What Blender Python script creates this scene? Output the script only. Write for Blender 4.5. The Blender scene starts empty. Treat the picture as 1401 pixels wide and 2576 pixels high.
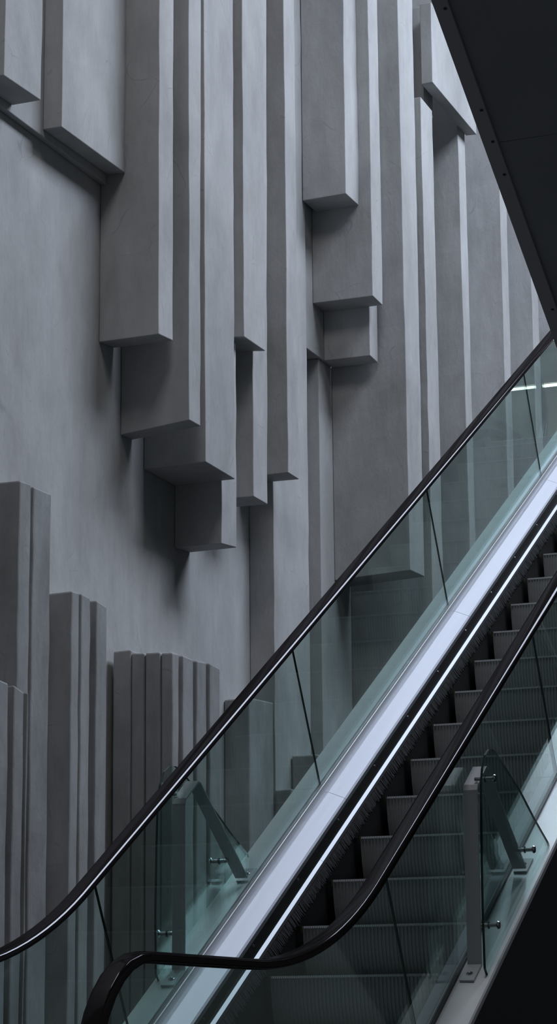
import bpy, bmesh, math, random
from mathutils import Vector, Matrix, noise
random.seed(7)
C = bpy.context.scene.collection
PI = math.pi

# ------------------------------------------------------------------ materials
def new_mat(name):
    m = bpy.data.materials.new(name); m.use_nodes = True
    nt = m.node_tree; nt.nodes.clear()
    out = nt.nodes.new('ShaderNodeOutputMaterial')
    return m, nt, out

def N(nt, t, **kw):
    n = nt.nodes.new(t)
    for k, v in kw.items():
        if k in n.inputs: n.inputs[k].default_value = v
        else: setattr(n, k, v)
    return n

def principled(name, col, rough=0.5, metal=0.0, spec=0.5, bump=0.0, bscale=40.0, var=0.0, vscale=3.0, stretch=(1, 1, 1), coat=0.0):
    m, nt, out = new_mat(name)
    b = N(nt, 'ShaderNodeBsdfPrincipled')
    b.inputs['Roughness'].default_value = rough
    b.inputs['Metallic'].default_value = metal
    b.inputs['Specular IOR Level'].default_value = spec
    b.inputs['Coat Weight'].default_value = coat
    b.inputs['Base Color'].default_value = (*col, 1)
    tc = N(nt, 'ShaderNodeTexCoord'); mp = N(nt, 'ShaderNodeMapping')
    mp.inputs['Scale'].default_value = stretch
    nt.links.new(tc.outputs['Object'], mp.inputs['Vector'])
    if var > 0:
        no = N(nt, 'ShaderNodeTexNoise'); no.inputs['Scale'].default_value = vscale; no.inputs['Detail'].default_value = 6
        nt.links.new(mp.outputs[0], no.inputs['Vector'])
        cr = N(nt, 'ShaderNodeValToRGB')
        cr.color_ramp.elements[0].position = .3; cr.color_ramp.elements[1].position = .7
        cr.color_ramp.elements[0].color = (*[c * (1 - var) for c in col], 1)
        cr.color_ramp.elements[1].color = (*[min(1, c * (1 + var)) for c in col], 1)
        nt.links.new(no.outputs['Fac'], cr.inputs['Fac'])
        nt.links.new(cr.outputs['Color'], b.inputs['Base Color'])
    if bump > 0:
        n2 = N(nt, 'ShaderNodeTexNoise'); n2.inputs['Scale'].default_value = bscale; n2.inputs['Detail'].default_value = 5
        nt.links.new(mp.outputs[0], n2.inputs['Vector'])
        bp = N(nt, 'ShaderNodeBump'); bp.inputs['Strength'].default_value = bump; bp.inputs['Distance'].default_value = .01
        nt.links.new(n2.outputs['Fac'], bp.inputs['Height']); nt.links.new(bp.outputs[0], b.inputs['Normal'])
    nt.links.new(b.outputs[0], out.inputs['Surface'])
    return m

def plaster(name, lo, hi, rough=.75):
    """hand-trowelled plaster: large mottling, vertical brush streaks, small darker scuffs and hairline scratches"""
    m, nt, out = new_mat(name)
    L = nt.links.new
    b = N(nt, 'ShaderNodeBsdfPrincipled'); b.inputs['Roughness'].default_value = rough
    b.inputs['Specular IOR Level'].default_value = .35
    g = N(nt, 'ShaderNodeNewGeometry')
    mp1 = N(nt, 'ShaderNodeMapping'); mp1.inputs['Scale'].default_value = (1, 1, .45)
    mp2 = N(nt, 'ShaderNodeMapping'); mp2.inputs['Scale'].default_value = (1, 1, .12)
    L(g.outputs['Position'], mp1.inputs[0]); L(g.outputs['Position'], mp2.inputs[0])
    n1 = N(nt, 'ShaderNodeTexNoise'); n1.inputs['Scale'].default_value = 1.6; n1.inputs['Detail'].default_value = 8; n1.inputs['Distortion'].default_value = .7
    n2 = N(nt, 'ShaderNodeTexNoise'); n2.inputs['Scale'].default_value = 22; n2.inputs['Detail'].default_value = 4
    n3 = N(nt, 'ShaderNodeTexNoise'); n3.inputs['Scale'].default_value = 7; n3.inputs['Detail'].default_value = 6; n3.inputs['Roughness'].default_value = .65
    L(mp1.outputs[0], n1.inputs['Vector']); L(mp2.outputs[0], n2.inputs['Vector']); L(mp1.outputs[0], n3.inputs['Vector'])
    a1 = N(nt, 'ShaderNodeMath', operation='MULTIPLY'); a1.inputs[1].default_value = .55; L(n1.outputs['Fac'], a1.inputs[0])
    a2 = N(nt, 'ShaderNodeMath', operation='MULTIPLY_ADD'); a2.inputs[1].default_value = .08; L(n2.outputs['Fac'], a2.inputs[0]); L(a1.outputs[0], a2.inputs[2])
    a3 = N(nt, 'ShaderNodeMath', operation='MULTIPLY_ADD'); a3.inputs[1].default_value = .37; L(n3.outputs['Fac'], a3.inputs[0]); L(a2.outputs[0], a3.inputs[2])
    cr = N(nt, 'ShaderNodeValToRGB'); e = cr.color_ramp.elements
    e[0].position = .36; e[0].color = (*lo, 1); e[1].position = .64; e[1].color = (*hi, 1)
    L(a3.outputs[0], cr.inputs['Fac'])
    # scuffs
    sc = N(nt, 'ShaderNodeTexNoise'); sc.inputs['Scale'].default_value = 3.1; sc.inputs['Detail'].default_value = 9; sc.inputs['Roughness'].default_value = .75; sc.inputs['Distortion'].default_value = 1.5
    L(mp1.outputs[0], sc.inputs['Vector'])
    r2 = N(nt, 'ShaderNodeValToRGB'); r2.color_ramp.elements[0].position = .66; r2.color_ramp.elements[0].color = (1, 1, 1, 1)
    r2.color_ramp.elements[1].position = .78; r2.color_ramp.elements[1].color = (.8, .8, .81, 1)
    L(sc.outputs['Fac'], r2.inputs['Fac'])
    mx = N(nt, 'ShaderNodeMix', data_type='RGBA', blend_type='MULTIPLY'); mx.inputs[0].default_value = 1
    L(cr.outputs[0], mx.inputs[6]); L(r2.outputs[0], mx.inputs[7])
    # hairline trowel scratches, pale and dark, only in patches
    dn = N(nt, 'ShaderNodeTexNoise'); dn.inputs['Scale'].default_value = 1.3; dn.inputs['Detail'].default_value = 2
    L(g.outputs['Position'], dn.inputs['Vector'])
    ad = N(nt, 'ShaderNodeMix', data_type='RGBA', blend_type='ADD'); ad.inputs[0].default_value = .9
    L(mp1.outputs[0], ad.inputs[6]); L(dn.outputs['Color'], ad.inputs[7])
    vo = N(nt, 'ShaderNodeTexVoronoi', feature='DISTANCE_TO_EDGE'); vo.inputs['Scale'].default_value = 2.6; L(ad.outputs[2], vo.inputs['Vector'])
    vr = N(nt, 'ShaderNodeValToRGB'); vr.color_ramp.elements[0].position = .0; vr.color_ramp.elements[0].color = (.78, .78, .79, 1)
    vr.color_ramp.elements[1].position = .012; vr.color_ramp.elements[1].color = (1, 1, 1, 1)
    L(vo.outputs['Distance'], vr.inputs['Fac'])
    mk = N(nt, 'ShaderNodeValToRGB'); mk.color_ramp.elements[0].position = .52; mk.color_ramp.elements[1].position = .6
    L(n3.outputs['Fac'], mk.inputs['Fac'])
    m2 = N(nt, 'ShaderNodeMix', data_type='RGBA', blend_type='MULTIPLY')
    L(mk.outputs[0], m2.inputs[0]); L(mx.outputs[2], m2.inputs[6]); L(vr.outputs[0], m2.inputs[7]); L(m2.outputs[2], b.inputs['Base Color'])
    # relief
    h1 = N(nt, 'ShaderNodeMath', operation='MULTIPLY_ADD'); h1.inputs[1].default_value = .2
    L(n2.outputs['Fac'], h1.inputs[0]); L(n3.outputs['Fac'], h1.inputs[2])
    bp = N(nt, 'ShaderNodeBump'); bp.inputs['Strength'].default_value = .55; bp.inputs['Distance'].default_value = .012
    L(h1.outputs[0], bp.inputs['Height']); L(bp.outputs[0], b.inputs['Normal'])
    L(b.outputs[0], out.inputs['Surface'])
    return m

def sheet_glass(name, tint, edge=False):
    """each face of the slab: tinted see-through plus an angle-dependent mirror share"""
    m, nt, out = new_mat(name); L = nt.links.new
    g = N(nt, 'ShaderNodeNewGeometry')
    d = N(nt, 'ShaderNodeVectorMath', operation='DOT_PRODUCT'); L(g.outputs['Incoming'], d.inputs[0]); L(g.outputs['Normal'], d.inputs[1])
    a = N(nt, 'ShaderNodeMath', operation='ABSOLUTE'); L(d.outputs['Value'], a.inputs[0])
    s = N(nt, 'ShaderNodeMath', operation='SUBTRACT'); s.inputs[0].default_value = 1; L(a.outputs[0], s.inputs[1])
    p = N(nt, 'ShaderNodeMath', operation='POWER'); p.inputs[1].default_value = 5; L(s.outputs[0], p.inputs[0])
    f = N(nt, 'ShaderNodeMath', operation='MULTIPLY_ADD'); f.inputs[1].default_value = .9; f.inputs[2].default_value = .04; L(p.outputs[0], f.inputs[0])
    t = N(nt, 'ShaderNodeBsdfTransparent'); t.inputs[0].default_value = (*tint, 1)
    gl = N(nt, 'ShaderNodeBsdfGlossy'); gl.inputs['Roughness'].default_value = .0; gl.inputs[0].default_value = (.9, 1, .98, 1)
    mx = N(nt, 'ShaderNodeMixShader'); L(f.outputs[0], mx.inputs[0]); L(t.outputs[0], mx.inputs[1]); L(gl.outputs[0], mx.inputs[2])
    L(mx.outputs[0], out.inputs['Surface'])
    return m

def emit(name, col, s):
    m, nt, out = new_mat(name)
    e = N(nt, 'ShaderNodeEmission'); e.inputs[0].default_value = (*col, 1); e.inputs[1].default_value = s
    nt.links.new(e.outputs[0], out.inputs['Surface']); return m

M = {}
M['plaster'] = plaster('grey_plaster', (.33, .325, .325), (.47, .465, .465))
M['plaster_wall'] = plaster('grey_plaster_wall', (.34, .335, .335), (.49, .485, .485))
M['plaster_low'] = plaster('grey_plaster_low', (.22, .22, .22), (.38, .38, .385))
M['alu'] = principled('brushed_aluminium', (.21, .215, .23), rough=.5, metal=1, bump=.03, bscale=60, stretch=(1, .03, .03), var=.03, vscale=20)
M['deck'] = principled('brushed_deck_sheet', (.275, .28, .31), rough=.55, metal=1, bump=.03, bscale=60, stretch=(1, .03, .03), var=.03, vscale=20)
M['alu_dull'] = principled('dull_aluminium', (.55, .56, .58), rough=.5, metal=1)
M['outer'] = principled('satin_outer_deck', (.74, .75, .77), rough=.45, metal=.3, bump=.01, bscale=60, var=.05, vscale=4)
M['skirt'] = principled('black_skirt', (.008, .008, .009), rough=.22, spec=.5)
M['truss'] = principled('black_cladding', (.04, .04, .043), rough=.55, spec=.3)
M['soffit'] = principled('dark_soffit', (.30, .315, .33), rough=.5, spec=.4, var=.12, vscale=1.2)
M['trim'] = principled('dark_trim', (.42, .42, .45), rough=.5, spec=.4)
def rubber():
    m, nt, out = new_mat('black_rubber'); L = nt.links.new
    d = N(nt, 'ShaderNodeBsdfDiffuse'); d.inputs[0].default_value = (.012, .010, .011, 1)
    g = N(nt, 'ShaderNodeBsdfGlossy'); g.inputs[0].default_value = (.9, .88, .92, 1); g.inputs['Roughness'].default_value = .11
    x = N(nt, 'ShaderNodeMixShader'); x.inputs[0].default_value = .045
    L(d.outputs[0], x.inputs[1]); L(g.outputs[0], x.inputs[2]); L(x.outputs[0], out.inputs['Surface']); return m
M['rubber'] = rubber()
M['gasket'] = principled('gasket_rubber', (.02, .016, .018), rough=.5)
M['bristle'] = principled('black_bristle', (.012, .012, .014), rough=.6, spec=.25)
M['step'] = principled('dark_step_metal', (.42, .425, .43), rough=.4, metal=.25)
M['yellow'] = principled('olive_line', (.10, .09, .03), rough=.6)
M['steel'] = principled('stainless', (.62, .62, .64), rough=.22, metal=1)
M['bar'] = principled('grey_flat_bar', (.52, .52, .54), rough=.4, metal=.2)
M['glass'] = sheet_glass('balustrade_glass', (.87, .95, .935))
M['pane'] = sheet_glass('barrier_glass', (.88, .965, .95))
M['edge'] = principled('glass_edge', (.004, .028, .02), rough=.15, spec=.8)
M['floor'] = principled('dark_stone', (.05, .05, .052), rough=.35, var=.15, vscale=2)
M['beige'] = principled('beige_paint', (.74, .72, .60), rough=.6, var=.02)
M['white'] = principled('white_paint', (.6, .6, .6), rough=.6)
M['dark'] = principled('dark_paint', (.03, .03, .032), rough=.6)
M['lamp'] = emit('lamp_tube', (1, .98, .92), 6)
M['housing'] = principled('lamp_housing', (.5, .5, .5), rough=.4)

# ------------------------------------------------------------------ helpers
def mesh(name, verts, faces, mat, parent=None, smooth=False, mats=None, fm=None):
    me = bpy.data.meshes.new(name); me.from_pydata([tuple(v) for v in verts], [], faces)
    for mm in (mats or [mat]): me.materials.append(mm)
    if fm:
        for p, i in zip(me.polygons, fm): p.material_index = i
    bm = bmesh.new(); bm.from_mesh(me); bmesh.ops.recalc_face_normals(bm, faces=bm.faces); bm.to_mesh(me); bm.free()
    if smooth:
        for p in me.polygons: p.use_smooth = True
    o = bpy.data.objects.new(name, me); C.objects.link(o)
    if parent: o.parent = parent
    return o

class MB:
    def __init__(s): s.v = []; s.f = []
    def add(s, vs, fs):
        b = len(s.v); s.v += [tuple(v) for v in vs]; s.f += [tuple(i + b for i in f) for f in fs]
    def box(s, x0, x1, y0, y1, z0, z1):
        s.add([(x, y, z) for z in (z0, z1) for y in (y0, y1) for x in (x0, x1)],
              [(0, 2, 3, 1), (4, 5, 7, 6), (0, 1, 5, 4), (2, 6, 7, 3), (0, 4, 6, 2), (1, 3, 7, 5)])
    def cyl(s, p, q, r, n=16, r2=None):
        p = Vector(p); q = Vector(q); d = (q - p).normalized(); a = d.orthogonal().normalized(); b = d.cross(a)
        r2 = r if r2 is None else r2
        vs = []
        for c, rr in ((p, r), (q, r2)):
            vs += [c + (a * math.cos(2 * PI * i / n) + b * math.sin(2 * PI * i / n)) * rr for i in range(n)]
        fs = [(i, (i + 1) % n, n + (i + 1) % n, n + i) for i in range(n)] + [tuple(range(n))[::-1], tuple(range(n, 2 * n))]
        s.add(vs, fs)
    def build(s, name, mat, parent=None, smooth=False): return mesh(name, s.v, s.f, mat, parent, smooth)

def bevel(o, w, seg=2, ang=30):
    m = o.modifiers.new('bevel', 'BEVEL'); m.width = w; m.segments = seg; m.limit_method = 'ANGLE'; m.angle_limit = math.radians(ang)
def tag(o, label=None, cat=None, group=None, kind=None):
    if label: o['label'] = label
    if cat: o['category'] = cat
    if group: o['group'] = group
    if kind: o['kind'] = kind
    return o
def empty(name, loc=(0, 0, 0)):
    o = bpy.data.objects.new(name, None); o.empty_display_size = .2; o.location = loc; C.objects.link(o); return o

# ------------------------------------------------------------------ setting
HC = .855                       # height of the lens above the lower floor
XW = -6.5                       # face of the plaster wall
def struct(name, x0, x1, y0, y1, z0, z1, mat):
    b = MB(); b.box(x0, x1, y0, y1, z0, z1); o = b.build(name, mat); o['kind'] = 'structure'; return o
struct('wall_left', -6.9, XW, 3, 34, 0, 12, M['plaster_wall'])
struct('floor', -6.9, 12, -6, 34, -.3, 0, M['floor'])

# ------------------------------------------------------------------ plaster relief: every fin is its own block
# kind, back x, front x, (near y low, near y high, far y low, far y high), (bottom z near, far, back), (top z near, far, back)
FINS = [
    ('panel_P0', -6.5, -6.451, (10.741, 10.741, 13.37, 13.37), (6.354, 6.354, 6.354), (12.0, 12.0, 12.0)),
    ('A', -6.451, -6.251, (11.558, 11.558, 12.034, 12.034), (6.384, 6.403, 6.384), (12.0, 12.0, 12.0)),
    ('B', -6.451, -6.319, (12.445, 12.445, 13.37, 13.37), (6.393, 6.413, 6.397), (12.0, 12.0, 12.0)),
    ('C', -6.5, -6.075, (13.37, 13.37, 13.591, 13.619), (5.276, 5.297, 5.275), (12.0, 12.0, 12.0)),
    ('D', -6.5, -6.005, (13.703, 13.684, 13.885, 13.925), (4.778, 4.786, 4.732), (12.0, 12.0, 12.0)),
    ('E', -6.5, -6.047, (14.068, 14.031, 14.576, 14.576), (4.587, 4.58, 4.581), (12.0, 12.0, 12.0)),
    ('F', -6.5, -6.146, (14.578, 14.578, 14.844, 14.844), (4.142, 4.159, 4.138), (5.62, 5.62, 5.62)),
    ('K', -6.5, -6.304, (15.939, 15.939, 16.67, 16.67), (0.0, 0.0, 0.0), (12.0, 12.0, 12.0)),
    ('I', -6.5, -6.1, (15.725, 15.699, 15.939, 15.939), (4.879, 4.88, 4.879), (12.0, 12.0, 12.0)),
    ('G', -6.5, -6.067, (14.803, 14.78, 15.2, 15.2), (5.663, 5.663, 5.7), (12.0, 12.0, 12.0)),
    ('H', -6.5, -6.162, (15.2, 15.2, 15.464, 15.558), (4.604, 4.598, 4.604), (12.0, 12.0, 12.0)),
    ('K2', -6.5, -6.34, (16.68, 16.68, 17.35, 17.35), (6.139, 6.139, 6.139), (12.0, 12.0, 12.0)),
    ('M', -6.302, -5.936, (16.603, 16.61, 16.909, 16.909), (7.307, 7.31, 7.3), (12.0, 12.0, 12.0)),
    ('N', -6.34, -5.833, (16.909, 16.909, 17.149, 17.149), (6.544, 6.542, 6.547), (12.0, 12.0, 12.0)),
    ('O', -6.34, -5.946, (17.151, 17.151, 17.335, 17.335), (6.134, 6.122, 6.139), (12.0, 12.0, 12.0)),
    ('Q', -6.5, -6.357, (17.075, 17.075, 17.755, 17.755), (0.0, 0.0, 0.0), (6.137, 6.137, 6.137)),
    ('P', -6.357, -5.724, (17.377, 17.331, 17.737, 17.745), (4.419, 4.429, 4.389), (12.0, 12.0, 12.0)),
    ('T', -6.5, -5.724, (17.969, 17.912, 18.236, 18.23), (0.0, 0.0, 0.0), (8.575, 8.575, 8.575)),
    ('R', -6.5, -5.774, (18.162, 18.162, 18.412, 18.412), (8.577, 8.577, 8.577), (9.506, 9.506, 9.506)),
    ('U', -6.5, -5.724, (19.067, 18.933, 19.195, 19.171), (0.0, 0.0, 0.0), (12.0, 12.0, 12.0)),
    ('V', -6.5, -5.724, (20.254, 20.268, 20.411, 20.521), (0.0, 0.0, 0.0), (12.0, 12.0, 12.0)),
    ('W', -6.5, -5.724, (21.298, 21.298, 21.519, 21.519), (0.0, 0.0, 0.0), (12.0, 12.0, 12.0)),
    ('X', -6.5, -5.724, (22.322, 22.322, 22.548, 22.548), (0.0, 0.0, 0.0), (12.0, 12.0, 12.0)),
    ('X2', -6.5, -5.724, (23.198, 23.198, 23.423, 23.423), (0.0, 0.0, 0.0), (12.0, 12.0, 12.0)),
    ('S', -5.724, -5.622, (17.936, 17.936, 19.208, 19.208), (8.7, 8.7, 8.702), (9.431, 9.431, 9.431)),
    ('L0', -6.5, -6.25, (11.833, 11.833, 11.979, 11.979), (0.0, 0.0, 0.0), (3.998, 4.001, 3.998)),
    ('L1', -6.5, -6.25, (12.008, 12.008, 12.243, 12.238), (0.0, 0.0, 0.0), (4.003, 3.996, 4.003)),
    ('M0', -6.5, -6.12, (11.275, 11.275, 11.501, 11.501), (0.0, 0.0, 0.0), (2.778, 2.764, 2.778)),
    ('M1', -6.5, -6.12, (11.561, 11.561, 11.682, 11.682), (0.0, 0.0, 0.0), (2.766, 2.744, 2.766)),
    ('M2', -6.5, -6.17, (11.811, 11.811, 11.83, 11.83), (0.0, 0.0, 0.0), (2.759, 2.755, 2.759)),
    ('c1', -6.5, -6.338, (12.693, 12.693, 12.803, 12.803), (0.0, 0.0, 0.0), (3.5, 3.509, 3.5)),
    ('c2', -6.5, -6.338, (12.828, 12.828, 12.956, 12.956), (0.0, 0.0, 0.0), (3.51, 3.505, 3.51)),
    ('c3', -6.5, -6.338, (13.039, 13.039, 13.191, 13.191), (0.0, 0.0, 0.0), (3.509, 3.491, 3.509)),
    ('d1', -6.466, -6.341, (13.541, 13.541, 13.672, 13.672), (0.0, 0.0, 0.0), (3.267, 3.267, 3.267)),
    ('d2', -6.342, -6.252, (13.553, 13.553, 13.672, 13.672), (0.0, 0.0, 0.0), (3.25, 3.25, 3.25)),
    ('d3', -6.248, -6.143, (13.561, 13.561, 13.672, 13.672), (0.0, 0.0, 0.0), (3.246, 3.246, 3.246)),
    ('d4', -6.143, -6.062, (13.571, 13.571, 13.672, 13.672), (0.0, 0.0, 0.0), (3.24, 3.24, 3.24)),
    ('s0', -6.5, -6.048, (13.703, 13.703, 13.873, 13.873), (0.0, 0.0, 0.0), (3.238, 3.236, 3.238)),
    ('s1', -6.5, -6.048, (13.924, 13.924, 14.086, 14.086), (0.0, 0.0, 0.0), (3.241, 3.246, 3.241)),
    ('s2', -6.5, -6.048, (14.138, 14.138, 14.311, 14.311), (0.0, 0.0, 0.0), (3.248, 3.243, 3.248)),
    ('e', -6.5, -6.304, (15.444, 15.444, 15.904, 15.904), (0.0, 0.0, 0.0), (3.2, 3.223, 3.2)),
    ('g1', -6.299, -6.09, (16.242, 16.242, 16.542, 16.542), (0.0, 0.0, 0.0), (2.876, 2.876, 2.876)),
    ('g2', -6.299, -6.167, (15.903, 15.903, 16.103, 16.103), (0.0, 0.0, 0.0), (2.592, 2.592, 2.592)),
]
UP = 'hanging plaster fins on the upper wall'
ST = 'tall plaster fins on the right of the wall'
LOW = 'low standing plaster fins at the wall foot'
INFO = {
 'panel_P0': ('shallow grey plaster panel at the top left carrying the two leftmost hanging fins', UP),
 'A': ('leftmost hanging grey plaster fin, cut off by the frame corner, ending in a dark underside', UP),
 'B': ('broad pale plaster fin at upper left with a long slanting dark underside', UP),
 'C': ('hanging plaster fin with a wide dark side, first one left of the stepped cluster', UP),
 'D': ('hanging plaster fin ending second highest in the stepped cluster, between two longer neighbours', UP),
 'E': ('wide pale hanging plaster fin in the stepped cluster with a slanting lower right corner', UP),
 'F': ('lowest hanging plaster block of the stepped cluster, tucked behind the wide pale fin', UP),
 'G': ('pale hanging plaster fin just right of the stepped cluster with a short dark underside', UP),
 'H': ('long plaster fin continuing below the shorter pale fin right of the stepped cluster', UP),
 'I': ('deep plaster fin with a thin dark line under its foot, before the full height fin', UP),
 'K': ('full height plaster fin left of centre running down behind the glass balustrade', ST),
 'K2': ('shallow plaster panel carrying three stacked blocks, seen as a narrow pale strip beside them', UP),
 'M': ('topmost of the three stacked plaster blocks at upper centre, with the highest underside', UP),
 'N': ('middle and deepest of the three stacked plaster blocks at upper centre', UP),
 'O': ('lowest of the three stacked plaster blocks at upper centre', UP),
 'Q': ('narrow recessed plaster strip left of the widest dark side, running down to the glass', ST),
 'P': ('plaster fin with the widest dark side, its foot seen through the glass balustrade', ST),
 'T': ('slim plaster fin with a visible square top, just under the small tilted looking block', ST),
 'R': ('short recessed plaster fin behind the left end of the jutting block at upper right', ST),
 'U': ('first plaster fin to the right of the deep black shadow under the jutting block', ST),
 'V': ('second narrow plaster fin to the right of the deep black shadow', ST),
 'W': ('last plaster fin before the overhead escalator and the handrail cross', ST),
 'X': ('plaster fin beyond the last one visible, seen only through the top of the glass', ST),
 'X2': ('farthest plaster fin of the row, behind the overhead escalator', ST),
 'S': ('jutting plaster block at upper right laid across the fins beside the overhead escalator', ST),
 'L0': ('tallest low plaster fin at the left edge, the one with the broad dark side', LOW),
 'L1': ('pale low plaster fin split by a dark groove from the tallest one at left', LOW),
 'M0': ('short low plaster fin cut off by the left frame edge', LOW),
 'M1': ('short low plaster fin, second from the left frame edge', LOW),
 'M2': ('thin sliver of plaster right of the two short fins at the left edge', LOW),
 'c1': ('left fin of the middle height trio, with a wide dark side', LOW),
 'c2': ('middle fin of the middle height trio of low plaster fins', LOW),
 'c3': ('right fin of the middle height trio of low plaster fins', LOW),
 'd1': ('first dark faced low plaster slab at the left end of the flat topped row', LOW),
 'd2': ('second dark faced low plaster slab of the long flat topped row', LOW),
 'd3': ('third dark faced low plaster slab of the long flat topped row', LOW),
 'd4': ('low plaster slab turning the corner from dark to pale in the flat topped row', LOW),
 's0': ('first free pale strip right of the corner in the flat topped row', LOW),
 's1': ('second free pale strip right of the corner in the flat topped row', LOW),
 's2': ('last pale strip at the right end of the flat topped row, beside the handrail', LOW),
 'e': ('wide low plaster fin crossed by the black handrail, half behind the glass', LOW),
 'g1': ('short plaster block seen low through the glass, the farther of two', LOW),
 'g2': ('short plaster block seen low through the glass, the nearer and lower of two', LOW),
}
def fin(key, xb, xf, ys, zb, zt, mat, bev):
    yn0, yn1, yf0, yf1 = ys
    if key == 'panel_P0': yn0 = yn1 = 7.5
    rnd = random.Random(key)
    z0 = min(zb); z1 = max(zt); n = max(3, int((z1 - z0) / .22))
    vs = []
    # four corner columns: near-back, near-front, far-front, far-back
    def bot(i): return (zb[2], zb[0], zb[1], zb[2] + zb[1] - zb[0])[i]
    def top(i): return (zt[2], zt[0], zt[1], zt[2] + zt[1] - zt[0])[i]
    zlo_ref, zhi_ref = (zb[0], zt[0])
    for k in range(n + 1):
        t = k / n
        for i in range(4):
            z = bot(i) * (1 - t) + top(i) * t
            a = (z - zlo_ref) / max(.01, zhi_ref - zlo_ref)
            near = yn0 + (yn1 - yn0) * a; far = yf0 + (yf1 - yf0) * a
            x = (xb + .002, xf, xf, xb + .002)[i]; y = (near, near, far, far)[i]
            if key in ('panel_P0', 'K2', 'Q'): pass
            elif i in (1, 2): x += rnd.uniform(-.0022, .0022); y += rnd.uniform(-.004, .004)
            elif i == 0: y += rnd.uniform(-.002, .002)
            if k in (0, n) and i in (1, 2): z += rnd.uniform(-.006, .006)
            vs.append((x, y, z))
    fs = [(0, 1, 2, 3), tuple(4 * n + i for i in (3, 2, 1, 0))]
    for k in range(n):
        for i in range(4):
            j = (i + 1) % 4
            fs.append((4 * k + i, 4 * k + j, 4 * k + 4 + j, 4 * k + 4 + i))
    o = mesh('plaster_fin', vs, fs, mat)
    bevel(o, bev, 2)
    tag(o, INFO[key][0], 'wall fin', INFO[key][1])
    return o
for key, xb, xf, ys, zb, zt in FINS:
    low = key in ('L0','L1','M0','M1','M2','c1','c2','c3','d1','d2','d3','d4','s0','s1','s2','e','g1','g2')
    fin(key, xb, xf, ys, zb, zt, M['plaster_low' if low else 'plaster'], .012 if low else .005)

# ------------------------------------------------------------------ escalator path
PX, PY, PZ = -3.9702, 10.3174, .4967 + HC      # a step nosing at the left skirt, on the incline
W = .955
c30, s30 = math.cos(PI / 6), .5
R1, R2 = 3.5, 2.8
UB, UT = -1.718, 7.65                          # incline between the two bends
def ref(u):
    """point and slope angle of the nosing line at running length u"""
    if u < UB:
        cy, cz = UB * c30 - R1 * s30, UB * s30 + R1 * c30
        a = PI / 6 - (UB - u) / R1
        if a >= 0: return cy + R1 * math.sin(a), cz - R1 * math.cos(a), a
        d = (-a) * R1
        return cy - d, cz - R1, 0.
    if u > UT:
        cy, cz = UT * c30 + R2 * s30, UT * s30 - R2 * c30
        a = PI / 6 - (u - UT) / R2
        if a >= 0: return cy - R2 * math.sin(a), cz + R2 * math.cos(a), a
        return cy + (-a) * R2, cz + R2, 0.
    return u * c30, u * s30, PI / 6
def P(x, u, n, left=True):
    y, z, a = ref(u)
    return Vector((PX + (x if left else W - x), PY + y - n * math.sin(a), PZ + z + n * math.cos(a)))
def us(u0, u1, step=.16):
    """sample points, dense only in the bends"""
    pts = [u0]; u = u0
    k = math.ceil((u1 - u0) / step)
    for i in range(1, k + 1):
        u = u0 + (u1 - u0) * i / k
        straight = (UB + .05 < u < UT - .05 and UB + .05 < u + step < UT - .05 and u - pts[-1] < 2.4) or (u < UB - 1.9 and u - pts[-1] < .5)
        if i == k or not straight: pts.append(u)
    return pts
def sweep(name, prof, u0, u1, mat, parent, left=True, closed=True, clampz=None, smooth=False):
    pts = us(u0, u1); vs = []; m = len(prof)
    for u in pts:
        for x, n in prof:
            p = P(x, u, n, left)
            if clampz is not None and p.z < clampz: p.z = clampz
            vs.append(p)
    fs = []
    for k in range(len(pts) - 1):
        for i in range(m if closed else m - 1):
            j = (i + 1) % m
            fs.append((k * m + i, k * m + j, (k + 1) * m + j, (k + 1) * m + i))
    if closed:
        fs += [tuple(range(m)), tuple(range((len(pts) - 1) * m, len(pts) * m))[::-1]]
    return mesh(name, vs, fs, mat, parent, smooth)

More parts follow.
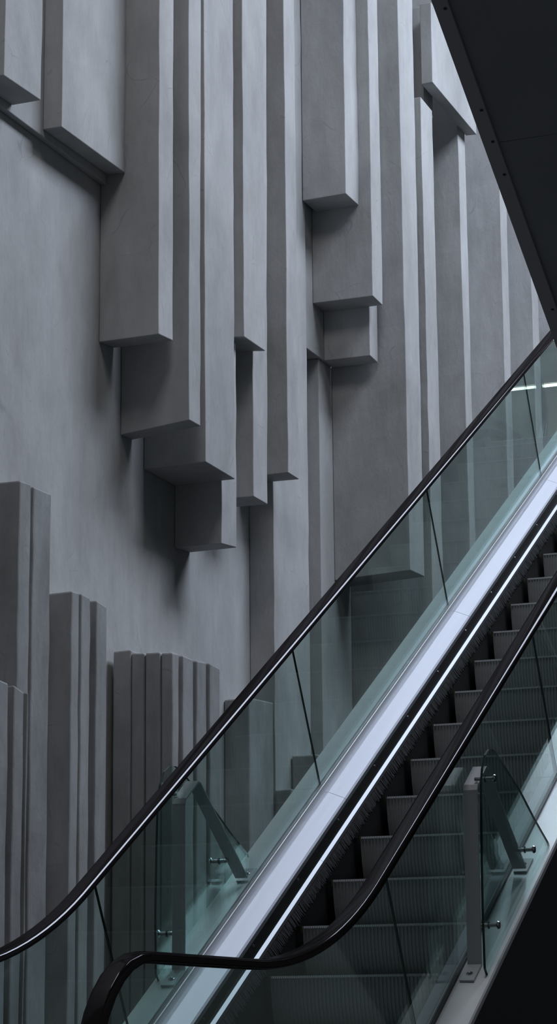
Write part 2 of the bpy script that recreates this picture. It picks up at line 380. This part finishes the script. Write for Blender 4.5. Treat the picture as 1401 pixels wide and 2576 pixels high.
esc = empty('escalator', (PX + W / 2, PY - 4.2, 0)); bpy.context.view_layer.update()
tag(esc, 'escalator with glass balustrades climbing to the right in front of the plaster wall', 'escalator')
parts = []
UE0, UE1 = -4.75, 10.8
def reg(o): parts.append(o); return o
JOINTS = [-1.6, .89, 3.40, 5.93, 8.45]
for left in (True, False):
    # inner decking sheets with open seams where the panes meet
    seams = [UE0] + JOINTS + [UE1]
    for a, b in zip(seams, seams[1:]):
        reg(sweep('inner_deck', [(-.104, .268), (-.084, .267), (-.008, .232), (-.001, .223), (-.001, .203), (-.012, .2), (-.10, .24)], a + .0015, b - .0015, M['deck'], None, left))
        reg(sweep('outer_deck', [(-.131, .292), (-.262, .288), (-.268, .282), (-.268, .262), (-.131, .262)], a + .001, b - .001, M['outer'], None, left))
    reg(sweep('glass_clamp', [(-.112, .300), (-.106, .300), (-.104, .294), (-.104, .25), (-.112, .25)], UE0, UE1, M['alu_dull'], None, left))
    reg(sweep('glass_gasket', [(-.131, .306), (-.112, .306), (-.112, .24), (-.131, .24)], UE0, UE1, M['gasket'], None, left))
    sk = reg(sweep('skirt_panel', [(-.010, .21), (-.003, .205), (-.003, -.42), (-.010, -.42)], UE0, UE1, M['skirt'], None, left))
    for k in range(-4, 13):
        b = MB(); u = .108 + .6355 * k
        b.cyl(P(-.004, u, .183, left), P(0, u, .183, left), .006, 10); reg(b.build('screw', M['steel']))
    for a, bb in zip([UE0, -4.7 + .02, .41, 5.52], [-4.7, .41, 5.52, UE1]):
        if bb - a > .1: reg(sweep('brush_holder', [(-.002, .135), (.0125, .124), (.014, .106), (-.002, .104)], a + .001, bb - .001, M['alu'], None, left))
    # skirt brush: uneven bristle clumps
    rnd = random.Random(3 + left); vs = []; fs = []
    u = UE0
    while u < UE1:
        if rnd.random() < .14: u += rnd.uniform(.002, .006)
        w = rnd.uniform(.003, .007); L = rnd.uniform(.72, 1.0); sk_ = rnd.uniform(-.009, .009)
        i = len(vs)
        for du, x, n in ((0, .003, .108), (w, .003, .108), (w * .8 + sk_, .003 + .030 * L, .106 - .062 * L), (sk_ + w * .2, .003 + .030 * L, .106 - .062 * L),
                         (0, .001, .098), (w, .001, .098), (w * .8 + sk_, .028 * L, .098 - .060 * L), (sk_ + w * .2, .028 * L, .098 - .060 * L)):
            vs.append(P(x, u + du, n, left))
        fs += [(i, i + 1, i + 2, i + 3), (i + 4, i + 5, i + 6, i + 7), (i, i + 3, i + 7, i + 4), (i + 1, i + 2, i + 6, i + 5), (i + 3, i + 2, i + 6, i + 7)]
        u += w * .8
    br = mesh('skirt_brush', vs, fs, M['bristle']); br['kind'] = 'stuff'; reg(br)
    # side cladding of the truss
    reg(sweep('side_cladding', [(-.255, .275), (-.268, .262), (-.268, -1.15), (-.2, -1.15)], UE0, UE1, M['truss'], None, left, clampz=.004))
    # glass panes
    TOPN = 1.045
    bounds = [(-5.0, JOINTS[0])] + list(zip(JOINTS, JOINTS[1:])) + [(JOINTS[-1], 10.9)]
    for bi, (a, b2) in enumerate(bounds):
        a2, b3 = a + .002, b2 - .002
        out = []
        if bi == 0:
            yc = -4.04; zc = -1.328 + 1.047 - .36
            q = [(p.y - PY, p.z - PZ) for p in (P(0, u, TOPN) for u in us(-4.40, b3))]
            lowr = [(p.y - PY, p.z - PZ) for p in (P(0, u, .27) for u in us(-4.40, b3))]
            arc = [(yc - .34 * math.sin(t), zc + .34 * math.cos(t)) for t in [PI * k / 16 for k in range(1, 16)]]
            poly_top = [(yy, zz) for yy, zz in q if yy > yc]
            poly_low = [(yy, zz) for yy, zz in lowr if yy > yc]
            out = poly_low[::-1] + arc[::-1] + poly_top
        elif bi == len(bounds) - 1:
            q = [(p.y - PY, p.z - PZ) for p in (P(0, u, TOPN) for u in us(a2, 10.4))]
            lowr = [(p.y - PY, p.z - PZ) for p in (P(0, u, .27) for u in us(a2, 10.4))]
            ye = q[-1][0]; ze = q[-1][1] - .34
            arc = [(ye + .34 * math.sin(t), ze + .34 * math.cos(t)) for t in [PI * k / 16 for k in range(1, 16)]]
            out = lowr[::-1] + q + arc
            out = q + arc + lowr[::-1]
        else:
            q = [(p.y - PY, p.z - PZ) for p in (P(0, u, TOPN) for u in us(a2, b3))]
            lowr = [(p.y - PY, p.z - PZ) for p in (P(0, u, .27) for u in us(a2, b3))]
            out = q + lowr[::-1]
        n = len(out); xa, xb = -.125, -.116
        sx = lambda x: PX + (x if left else W - x)
        vs = [(sx(xa), PY + y, PZ + z) for y, z in out] + [(sx(xb), PY + y, PZ + z) for y, z in out]
        fs = [tuple(range(n)), tuple(range(2 * n - 1, n - 1, -1))] + [(i, (i + 1) % n, n + (i + 1) % n, n + i) for i in range(n)]
        reg(mesh('glass_pane', vs, fs, None, mats=[M['glass'], M['edge']], fm=[0, 0] + [1] * n))
    # handrail: rounded C section carried round both newels
    # flat crown, a sloping shoulder that catches the skylight, short side, inturned lip
    x, n_ = .0225, .019; half = [(0., n_ + .0008), (.012, n_ + .0006), (x, n_)]; ph = 0.
    for r_, p1, k_ in ((.005, 24, 4), (.030, 50, 8), (.006, 90, 5)):
        p0 = ph; p1 = math.radians(p1)
        for i in range(1, k_ + 1):
            q0 = p0 + (p1 - p0) * (i - 1) / k_; q1 = p0 + (p1 - p0) * i / k_
            x += r_ * (math.sin(q1) - math.sin(q0)); n_ += r_ * (math.cos(q1) - math.cos(q0)); half.append((x, n_))
        ph = p1
    hw = x
    half += [(hw, -.004)] + [(hw - .008 + .008 * math.cos(t), -.005 - .008 * math.sin(t)) for t in [PI / 2 * k / 5 for k in range(0, 6)]] + [(.016, -.013), (.016, -.006)]
    prof = half + [(-x, n) for x, n in half[::-1] if x > 0]
    path = []
    NC = 1.055
    yc, zc = -4.04, -1.328 + NC - .36
    y0 = P(0, -4.40, 0).y - PY
    path.append((-3.4, zc - .36, PI)); path.append((-3.9, zc - .36, PI))
    for k in range(0, 17):
        t = PI - PI * k / 16
        path.append((yc - .36 * math.sin(t), zc + .36 * math.cos(t), t))     # angle of outward normal from up, toward -y
    for u in us(-4.3, 10.3, .12):
        yy, zz, a = ref(u)
        if yy - NC * math.sin(a) > yc + .05: path.append((yy - NC * math.sin(a), zz + NC * math.cos(a), a))
    ye, ze = path[-1][0] + .02, path[-1][1] - .36
    for k in range(0, 17):
        t = PI * k / 16
        path.append((ye + .36 * math.sin(t), ze + .36 * math.cos(t), -t))
    vs = []
    for y, z, a in path:
        for px, pn in prof:
            vs.append((PX + (-.12 + px if left else W + .12 + px), PY + y - pn * math.sin(a), PZ + z + pn * math.cos(a)))
    m = len(prof); fs = []
    for k in range(len(path) - 1):
        for i in range(m):
            j = (i + 1) % m; fs.append((k * m + i, k * m + j, (k + 1) * m + j, (k + 1) * m + i))
    fs += [tuple(range(m)), tuple(range((len(path) - 1) * m, len(path) * m))]
    hr = reg(mesh('handrail', vs, fs, M['rubber'], None, smooth=True))
    # rail profile the handrail runs on
    reg(sweep('handrail_guide', [(-.131, 1.040), (-.109, 1.040), (-.109, 1.047), (-.131, 1.047)], -4.35, 10.3, M['gasket'], None, left))
reg(sweep('truss_soffit', [(-.2, -1.15), (W + .2, -1.15), (W + .2, -1.1), (-.2, -1.1)], -2.4, UE1, M['truss'], None, True, clampz=.003))

# steps: ribbed riser with a toothed edge and a cleated tread
def step_mesh():
    pitch = .0177; n = 52; x0 = (W - n * pitch) / 2
    vs = []; fs = []
    rows = [(0, -.010), (.0015, -.014), (.003, -.03), (.007, -.07), (.018, -.13), (.036, -.19), (.058, -.25)]
    xs = []
    for k in range(n):
        a = x0 + k * pitch
        xs += [(a, 0), (a + .0055, 0), (a + .0072, 1), (a + .016, 1)]
    xs.append((x0 + n * pitch, 0))
    m = len(xs)
    for (dy, z) in rows:
        for x, gq in xs: vs.append((x, dy + (.007 if gq else 0), z))
    for r in range(len(rows) - 1):
        for i in range(m - 1): fs.append((r * m + i, r * m + i + 1, (r + 1) * m + i + 1, (r + 1) * m + i))
    # cleats at half the pitch run back over the tread in one folded sheet
    hp = pitch / 2; t0 = len(vs); prof = [(x0, -.0115)]
    for k in range(2 * n):
        a = x0 + k * hp; prof += [(a + .0012, -.0115), (a + .0020, 0), (a + .0056, 0), (a + .0064, -.0115)]
    prof.append((W - x0, -.0115)); q = len(prof)
    vs += [(x, 0, z) for x, z in prof] + [(x, .40, z) for x, z in prof]
    fs += [(t0 + i, t0 + i + 1, t0 + q + i + 1, t0 + q + i) for i in range(q - 1)]
    # nose face between the riser top row and the teeth
    per = 8
    def near_r(x): return min(range(m), key=lambda i: abs(xs[i][0] - x))
    for k in range(n):
        r = [4 * k + i for i in range(5)]
        t = [t0 + 1 + 8 * k + i for i in range(8)]
        if k < n - 1: t.append(t0 + 1 + 8 * (k + 1))
        if k == 0: t = [t0] + t
        if k == n - 1: t.append(t0 + q - 1)
        fs.append(tuple(r) + tuple(t[::-1]))
    rl = (len(rows) - 1) * m
    for e in (0, 1):
        col = [r * m + (0 if e == 0 else m - 1) for r in range(len(rows))]
        back = t0 + q + (0 if e == 0 else q - 1); front = t0 + (0 if e == 0 else q - 1)
        i = len(vs); xx = x0 if e == 0 else W - x0
        vs.append((xx, .40, -.12)); fs.append(tuple([front] + col + [i, back]))
    o = mesh('step', vs, fs, M['step']); return o
st0 = step_mesh()
b = MB(); b.box(.008, .0165, -.003, .005, -.03, .0006); dl0 = b.build('edge_marker', M['yellow'])
b = MB(); b.box(W - .0165, W - .008, -.003, .005, -.03, .0006); dr0 = b.build('edge_marker', M['yellow'])
def zref(y):
    lo, hi = -6., 12.
    for _ in range(40):
        mid = (lo + hi) / 2
        if ref(mid)[0] < y: lo = mid
        else: hi = mid
    return ref(lo)[1]
for k in range(-8, 22):
    y = k * .405
    s = st0 if k == -8 else st0.copy(); d = dl0 if k == -8 else dl0.copy(); d2 = dr0 if k == -8 else dr0.copy()
    if k > -8: C.objects.link(s); C.objects.link(d); C.objects.link(d2)
    s.location = (PX, PY + y, PZ + zref(y)); d.parent = s; d2.parent = s
    s.parent = esc; s.matrix_parent_inverse = Matrix.Translation(-esc.location)
# comb plates and landing plates
b = MB(); b.box(PX + .002, PX + W - .002, PY - 4.6, PY - 3.25, .0, .04); reg(b.build('landing_plate', M['alu_dull']))
b = MB(); b.box(PX + .002, PX + W - .002, PY + 22 * .405, PY + 10.2, PZ + 4.205, PZ + 4.225); reg(b.build('landing_plate', M['alu_dull']))
for o in parts:
    o.parent = esc; o.matrix_parent_inverse = Matrix.Translation(-esc.location)
    if o.name.startswith('skirt_brush'): pass

# ------------------------------------------------------------------ anti-climb barriers
def barrier(left, label):
    sx = (lambda x: PX + W - x) if left else (lambda x: PX + x)     # x measured as on the right-hand side
    Rr = lambda x, y, z: Vector((sx(x), PY + y, PZ + z))
    t = empty('climb_barrier', Rr(1.13, -.96, -.215)); tag(t, label, 'barrier', 'anti-climb barriers on the outer decks')
    ps = []
    # bent flat bar
    cl = [(-.968, -.222), (-.968, .485), (-.958, .505), (-.825, .592), (-.80, .588), (-.265, .212)]
    x0, x1 = 1.10, 1.16; th = .005
    vs = []
    for i, (y, z) in enumerate(cl):
        a = Vector(cl[max(0, i - 1)]); c = Vector(cl[min(len(cl) - 1, i + 1)]); d = (c - a).normalized(); nn = Vector((-d.y, d.x)) * th
        for x in (x0, x1):
            vs += [Rr(x, y + nn.x, z + nn.y), Rr(x, y - nn.x, z - nn.y)]
    fs = []
    for k in range(len(cl) - 1):
        o = 4 * k
        fs += [(o, o + 2, o + 6, o + 4), (o + 1, o + 5, o + 7, o + 3), (o, o + 4, o + 5, o + 1), (o + 2, o + 3, o + 7, o + 6)]
    fs += [(0, 1, 3, 2), (4 * len(cl) - 4, 4 * len(cl) - 2, 4 * len(cl) - 1, 4 * len(cl) - 3)]
    o = mesh('flat_bar', vs, fs, M['bar']); bevel(o, .0015, 2); ps.append(o)
    # feet lie on the sloping outer deck
    for uc0, uc1, ub in ((-1.083, -.955, -1.03), (-.125, .0, -.055)):
        b = MB(); h0, h1 = .2925, .301
        v = []
        for h in (h0, h1):
            for u, x in ((uc0, x0), (uc1, x0), (uc1, x1), (uc0, x1)):
                v.append(Rr(x, u * c30 - h * s30, u * s30 + h * c30))
        b.add(v, [(0, 1, 2, 3), (4, 7, 6, 5), (0, 4, 5, 1), (1, 5, 6, 2), (2, 6, 7, 3), (3, 7, 4, 0)])
        ft = b.build('foot_plate', M['bar']); ps.append(ft)
        b = MB(); nrm = Vector((0, -s30, c30)); q = Rr(1.13, ub * c30 - h1 * s30, ub * s30 + h1 * c30)
        b.cyl(q, q + nrm * .002, .0135, 18); b.cyl(q + nrm * .002, q + nrm * .009, .0085, 14, .005)
        ps.append((b.build('bolt', M['steel'], None, True), ft))
    # pins through the pane
    for (y, z) in ((-.952, .530), (-.955, -.062), (-.385, .280)):
        b = MB(); p = Rr(1.145, y, z); d = Vector((sx(1) - sx(0), 0, 0))
        b.cyl(p, p + d * .082, .0085, 16); pn = b.build('pin', M['steel'], None); ps.append(pn)
        b = MB(); b.cyl(p + d * .078, p + d * .084, .011, 18, .017); b.cyl(p + d * .084, p + d * .090, .017, 18, .014)
        ps.append((b.build('pin_cap', M['steel'], None), pn))
        b = MB(); b.cyl(p + d * .043, p + d * .046, .015, 18); ps.append((b.build('washer', M['gasket'], None), pn))
    # pane
    out = [(-1.002, -.287), (-1.055, -.235), (-1.062, 0), (-1.052, .30), (-1.040, .50), (-1.018, .565), (-.975, .625), (-.92, .655), (-.86, .660), (-.80, .645), (-.46, .524), (-.245, .423), (-.03, .334), (-.005, .290)]
    n = len(out)
    vs = [Rr(1.192, y, z) for y, z in out] + [Rr(1.202, y, z) for y, z in out]
    fs = [tuple(range(n)), tuple(range(2 * n - 1, n - 1, -1))] + [(i, (i + 1) % n, n + (i + 1) % n, n + i) for i in range(n)]
    ps.append(mesh('glass_pane', vs, fs, None, mats=[M['pane'], M['edge']], fm=[0, 0] + [1] * n))
    inv = Matrix.Translation(-t.location)
    for q in ps:
        if isinstance(q, tuple): q[0].parent = q[1]
        else: q.parent = t; q.matrix_parent_inverse = inv
barrier(False, 'glass barrier with bent grey bar and steel pins on the right outer deck')
barrier(True, 'glass barrier with bent grey bar behind the left balustrade glass, under the far handrail')

# ------------------------------------------------------------------ overhead escalator crossing the upper right corner
def over(y): return 4.485 - .531 * (y - 7.58)          # height of its lower left edge
TX0, TX1 = -2.37, -.87
ov = empty('escalator', ((TX0 + TX1) / 2, 15.5, .3)); tag(ov, 'dark underside of a second escalator crossing overhead at the upper right', 'escalator')
op = []
Y0, Y1 = 1.0, 15.6
def slab(name, x0, x1, y0, y1, h0, h1, mat):
    b = MB(); vs = [(x, y, over(y) + h) for h in (h0, h1) for y in (y0, y1) for x in (x0, x1)]
    b.add(vs, [(0, 2, 3, 1), (4, 5, 7, 6), (0, 1, 5, 4), (2, 6, 7, 3), (0, 4, 6, 2), (1, 3, 7, 5)])
    o = b.build(name, mat); op.append(o); return o
slab('side_cladding', TX0, TX0 + .03, Y0, Y1, .03, 1.25, M['truss'])
slab('side_cladding', TX1 - .03, TX1, Y0, Y1, .03, 1.25, M['truss'])
slab('edge_trim', TX0 - .004, TX0 + .052, Y0, Y1, 0, .03, M['trim'])
slab('edge_trim', TX1 - .052, TX1 + .004, Y0, Y1, 0, .03, M['trim'])
yj = 8.21; ys = [Y0] + [yj + 1.55 * k for k in range(-4, 5)] + [Y1]
for a, b_ in zip(ys, ys[1:]):
    if b_ > a: slab('soffit_panel', TX0 + .048, TX1 - .048, a + .002, b_ - .002, .012, .03, M['soffit'])
slab('deck', TX0 - .02, TX0 + .3, Y0, Y1, 1.25, 1.28, M['outer']); slab('deck', TX1 - .3, TX1 + .02, Y0, Y1, 1.25, 1.28, M['outer'])
slab('glass_balustrade', TX0 + .14, TX0 + .152, Y0, Y1, 1.28, 2.1, M['glass']); slab('glass_balustrade', TX1 - .152, TX1 - .14, Y0, Y1, 1.28, 2.1, M['glass'])
slab('handrail', TX0 + .10, TX0 + .19, Y0, Y1, 2.1, 2.14, M['rubber']); slab('handrail', TX1 - .19, TX1 - .10, Y0, Y1, 2.1, 2.14, M['rubber'])
for yy in (7.62, 8.05, 8.19, 8.34, 7.0, 9.0, 9.4):
    b = MB(); z = over(yy); b.cyl((TX0 + .035, yy, z - .0035), (TX0 + .035, yy, z + .002), .006, 12)
    op.append(b.build('screw', M['gasket']))
for o in op: o.parent = ov; o.matrix_parent_inverse = Matrix.Translation(-ov.location)

# ------------------------------------------------------------------ upper landing, back wall, lights
ZL = PZ + 4.2
struct('trim_1', PX - .27, 6, PY + 10.2, 32, ZL - .35, ZL, M['dark'])
struct('wall_back', -2.7, 6, 27, 27.2, ZL, ZL + 3.4, M['beige'])
struct('ceiling', -2.5, 6, 23, 27, ZL + 3.38, ZL + 3.6, M['white'])
b = None
for i, yy in enumerate((23.8, 25.6)):
    t = empty('ceiling_light', (0., yy, ZL + 2.62))
    tag(t, ('long ceiling light tube above the upper landing, nearer the escalator', 'long ceiling light tube above the upper landing, nearer the beige wall')[i], 'ceiling light', 'tube lights over the upper landing')
    h = MB(); h.box(-2.2, 2.2, -.09, .09, -.03, .02); h.build('housing', M['housing'], t)
    h = MB(); h.box(-2.15, 2.15, -.02, .02, -.05, -.03); h.build('tube', M['lamp'], t)
    for xx in (-1.9, 1.9):
        h = MB(); h.cyl((xx, 0, .02), (xx, 0, .758), .004, 8); h.build('hanging_cable', M['housing'], t)

def area(name, loc, tilt, sx, sy, e, col):
    # a rectangular overhead light: sx across the hall, sy along it, tipped about the long axis towards the wall
    l = bpy.data.lights.new(name, 'AREA'); l.shape = 'RECTANGLE'; l.size = sx; l.size_y = sy; l.energy = e; l.color = col
    o = bpy.data.objects.new(name, l); C.objects.link(o); o.location = loc; o.rotation_euler = (0, math.radians(tilt), 0); return o
area('skylight', (.0, 18.3, 13.8), 13, 3.2, 9.6, 1720, (.76, .855, 1.0))
area('side_fill', (-2.8, 7.6, 13.8), 6, 2.4, 4, 270, (.95, .945, .98))  # added fill lamp, brightens the camera-facing fin sides and the risers

w = bpy.data.worlds.new('world'); bpy.context.scene.world = w; w.use_nodes = True
bg = w.node_tree.nodes['Background']; bg.inputs[0].default_value = (.86, .93, 1, 1); bg.inputs[1].default_value = .055

# ------------------------------------------------------------------ camera
R = Vector((0.93001262, 0.36744068, -0.00799133)); U = Vector((0.08665598, -0.1980969, 0.97634439)); F = Vector((-0.35716559, 0.9087051, 0.21607355))
cd = bpy.data.cameras.new('camera'); cam = bpy.data.objects.new('camera', cd); C.objects.link(cam)
cam.matrix_world = Matrix(((R.x, U.x, -F.x, 0), (R.y, U.y, -F.y, 0), (R.z, U.z, -F.z, HC), (0, 0, 0, 1)))
cd.sensor_fit = 'HORIZONTAL'; cd.sensor_width = 36; cd.lens = 5968.927 / 1401 * 36; cd.clip_start = .1; cd.clip_end = 200
sc = bpy.context.scene; sc.camera = cam
sc.view_settings.view_transform = 'Standard'; sc.view_settings.look = 'None'; sc.view_settings.gamma = 1; sc.view_settings.exposure = 0
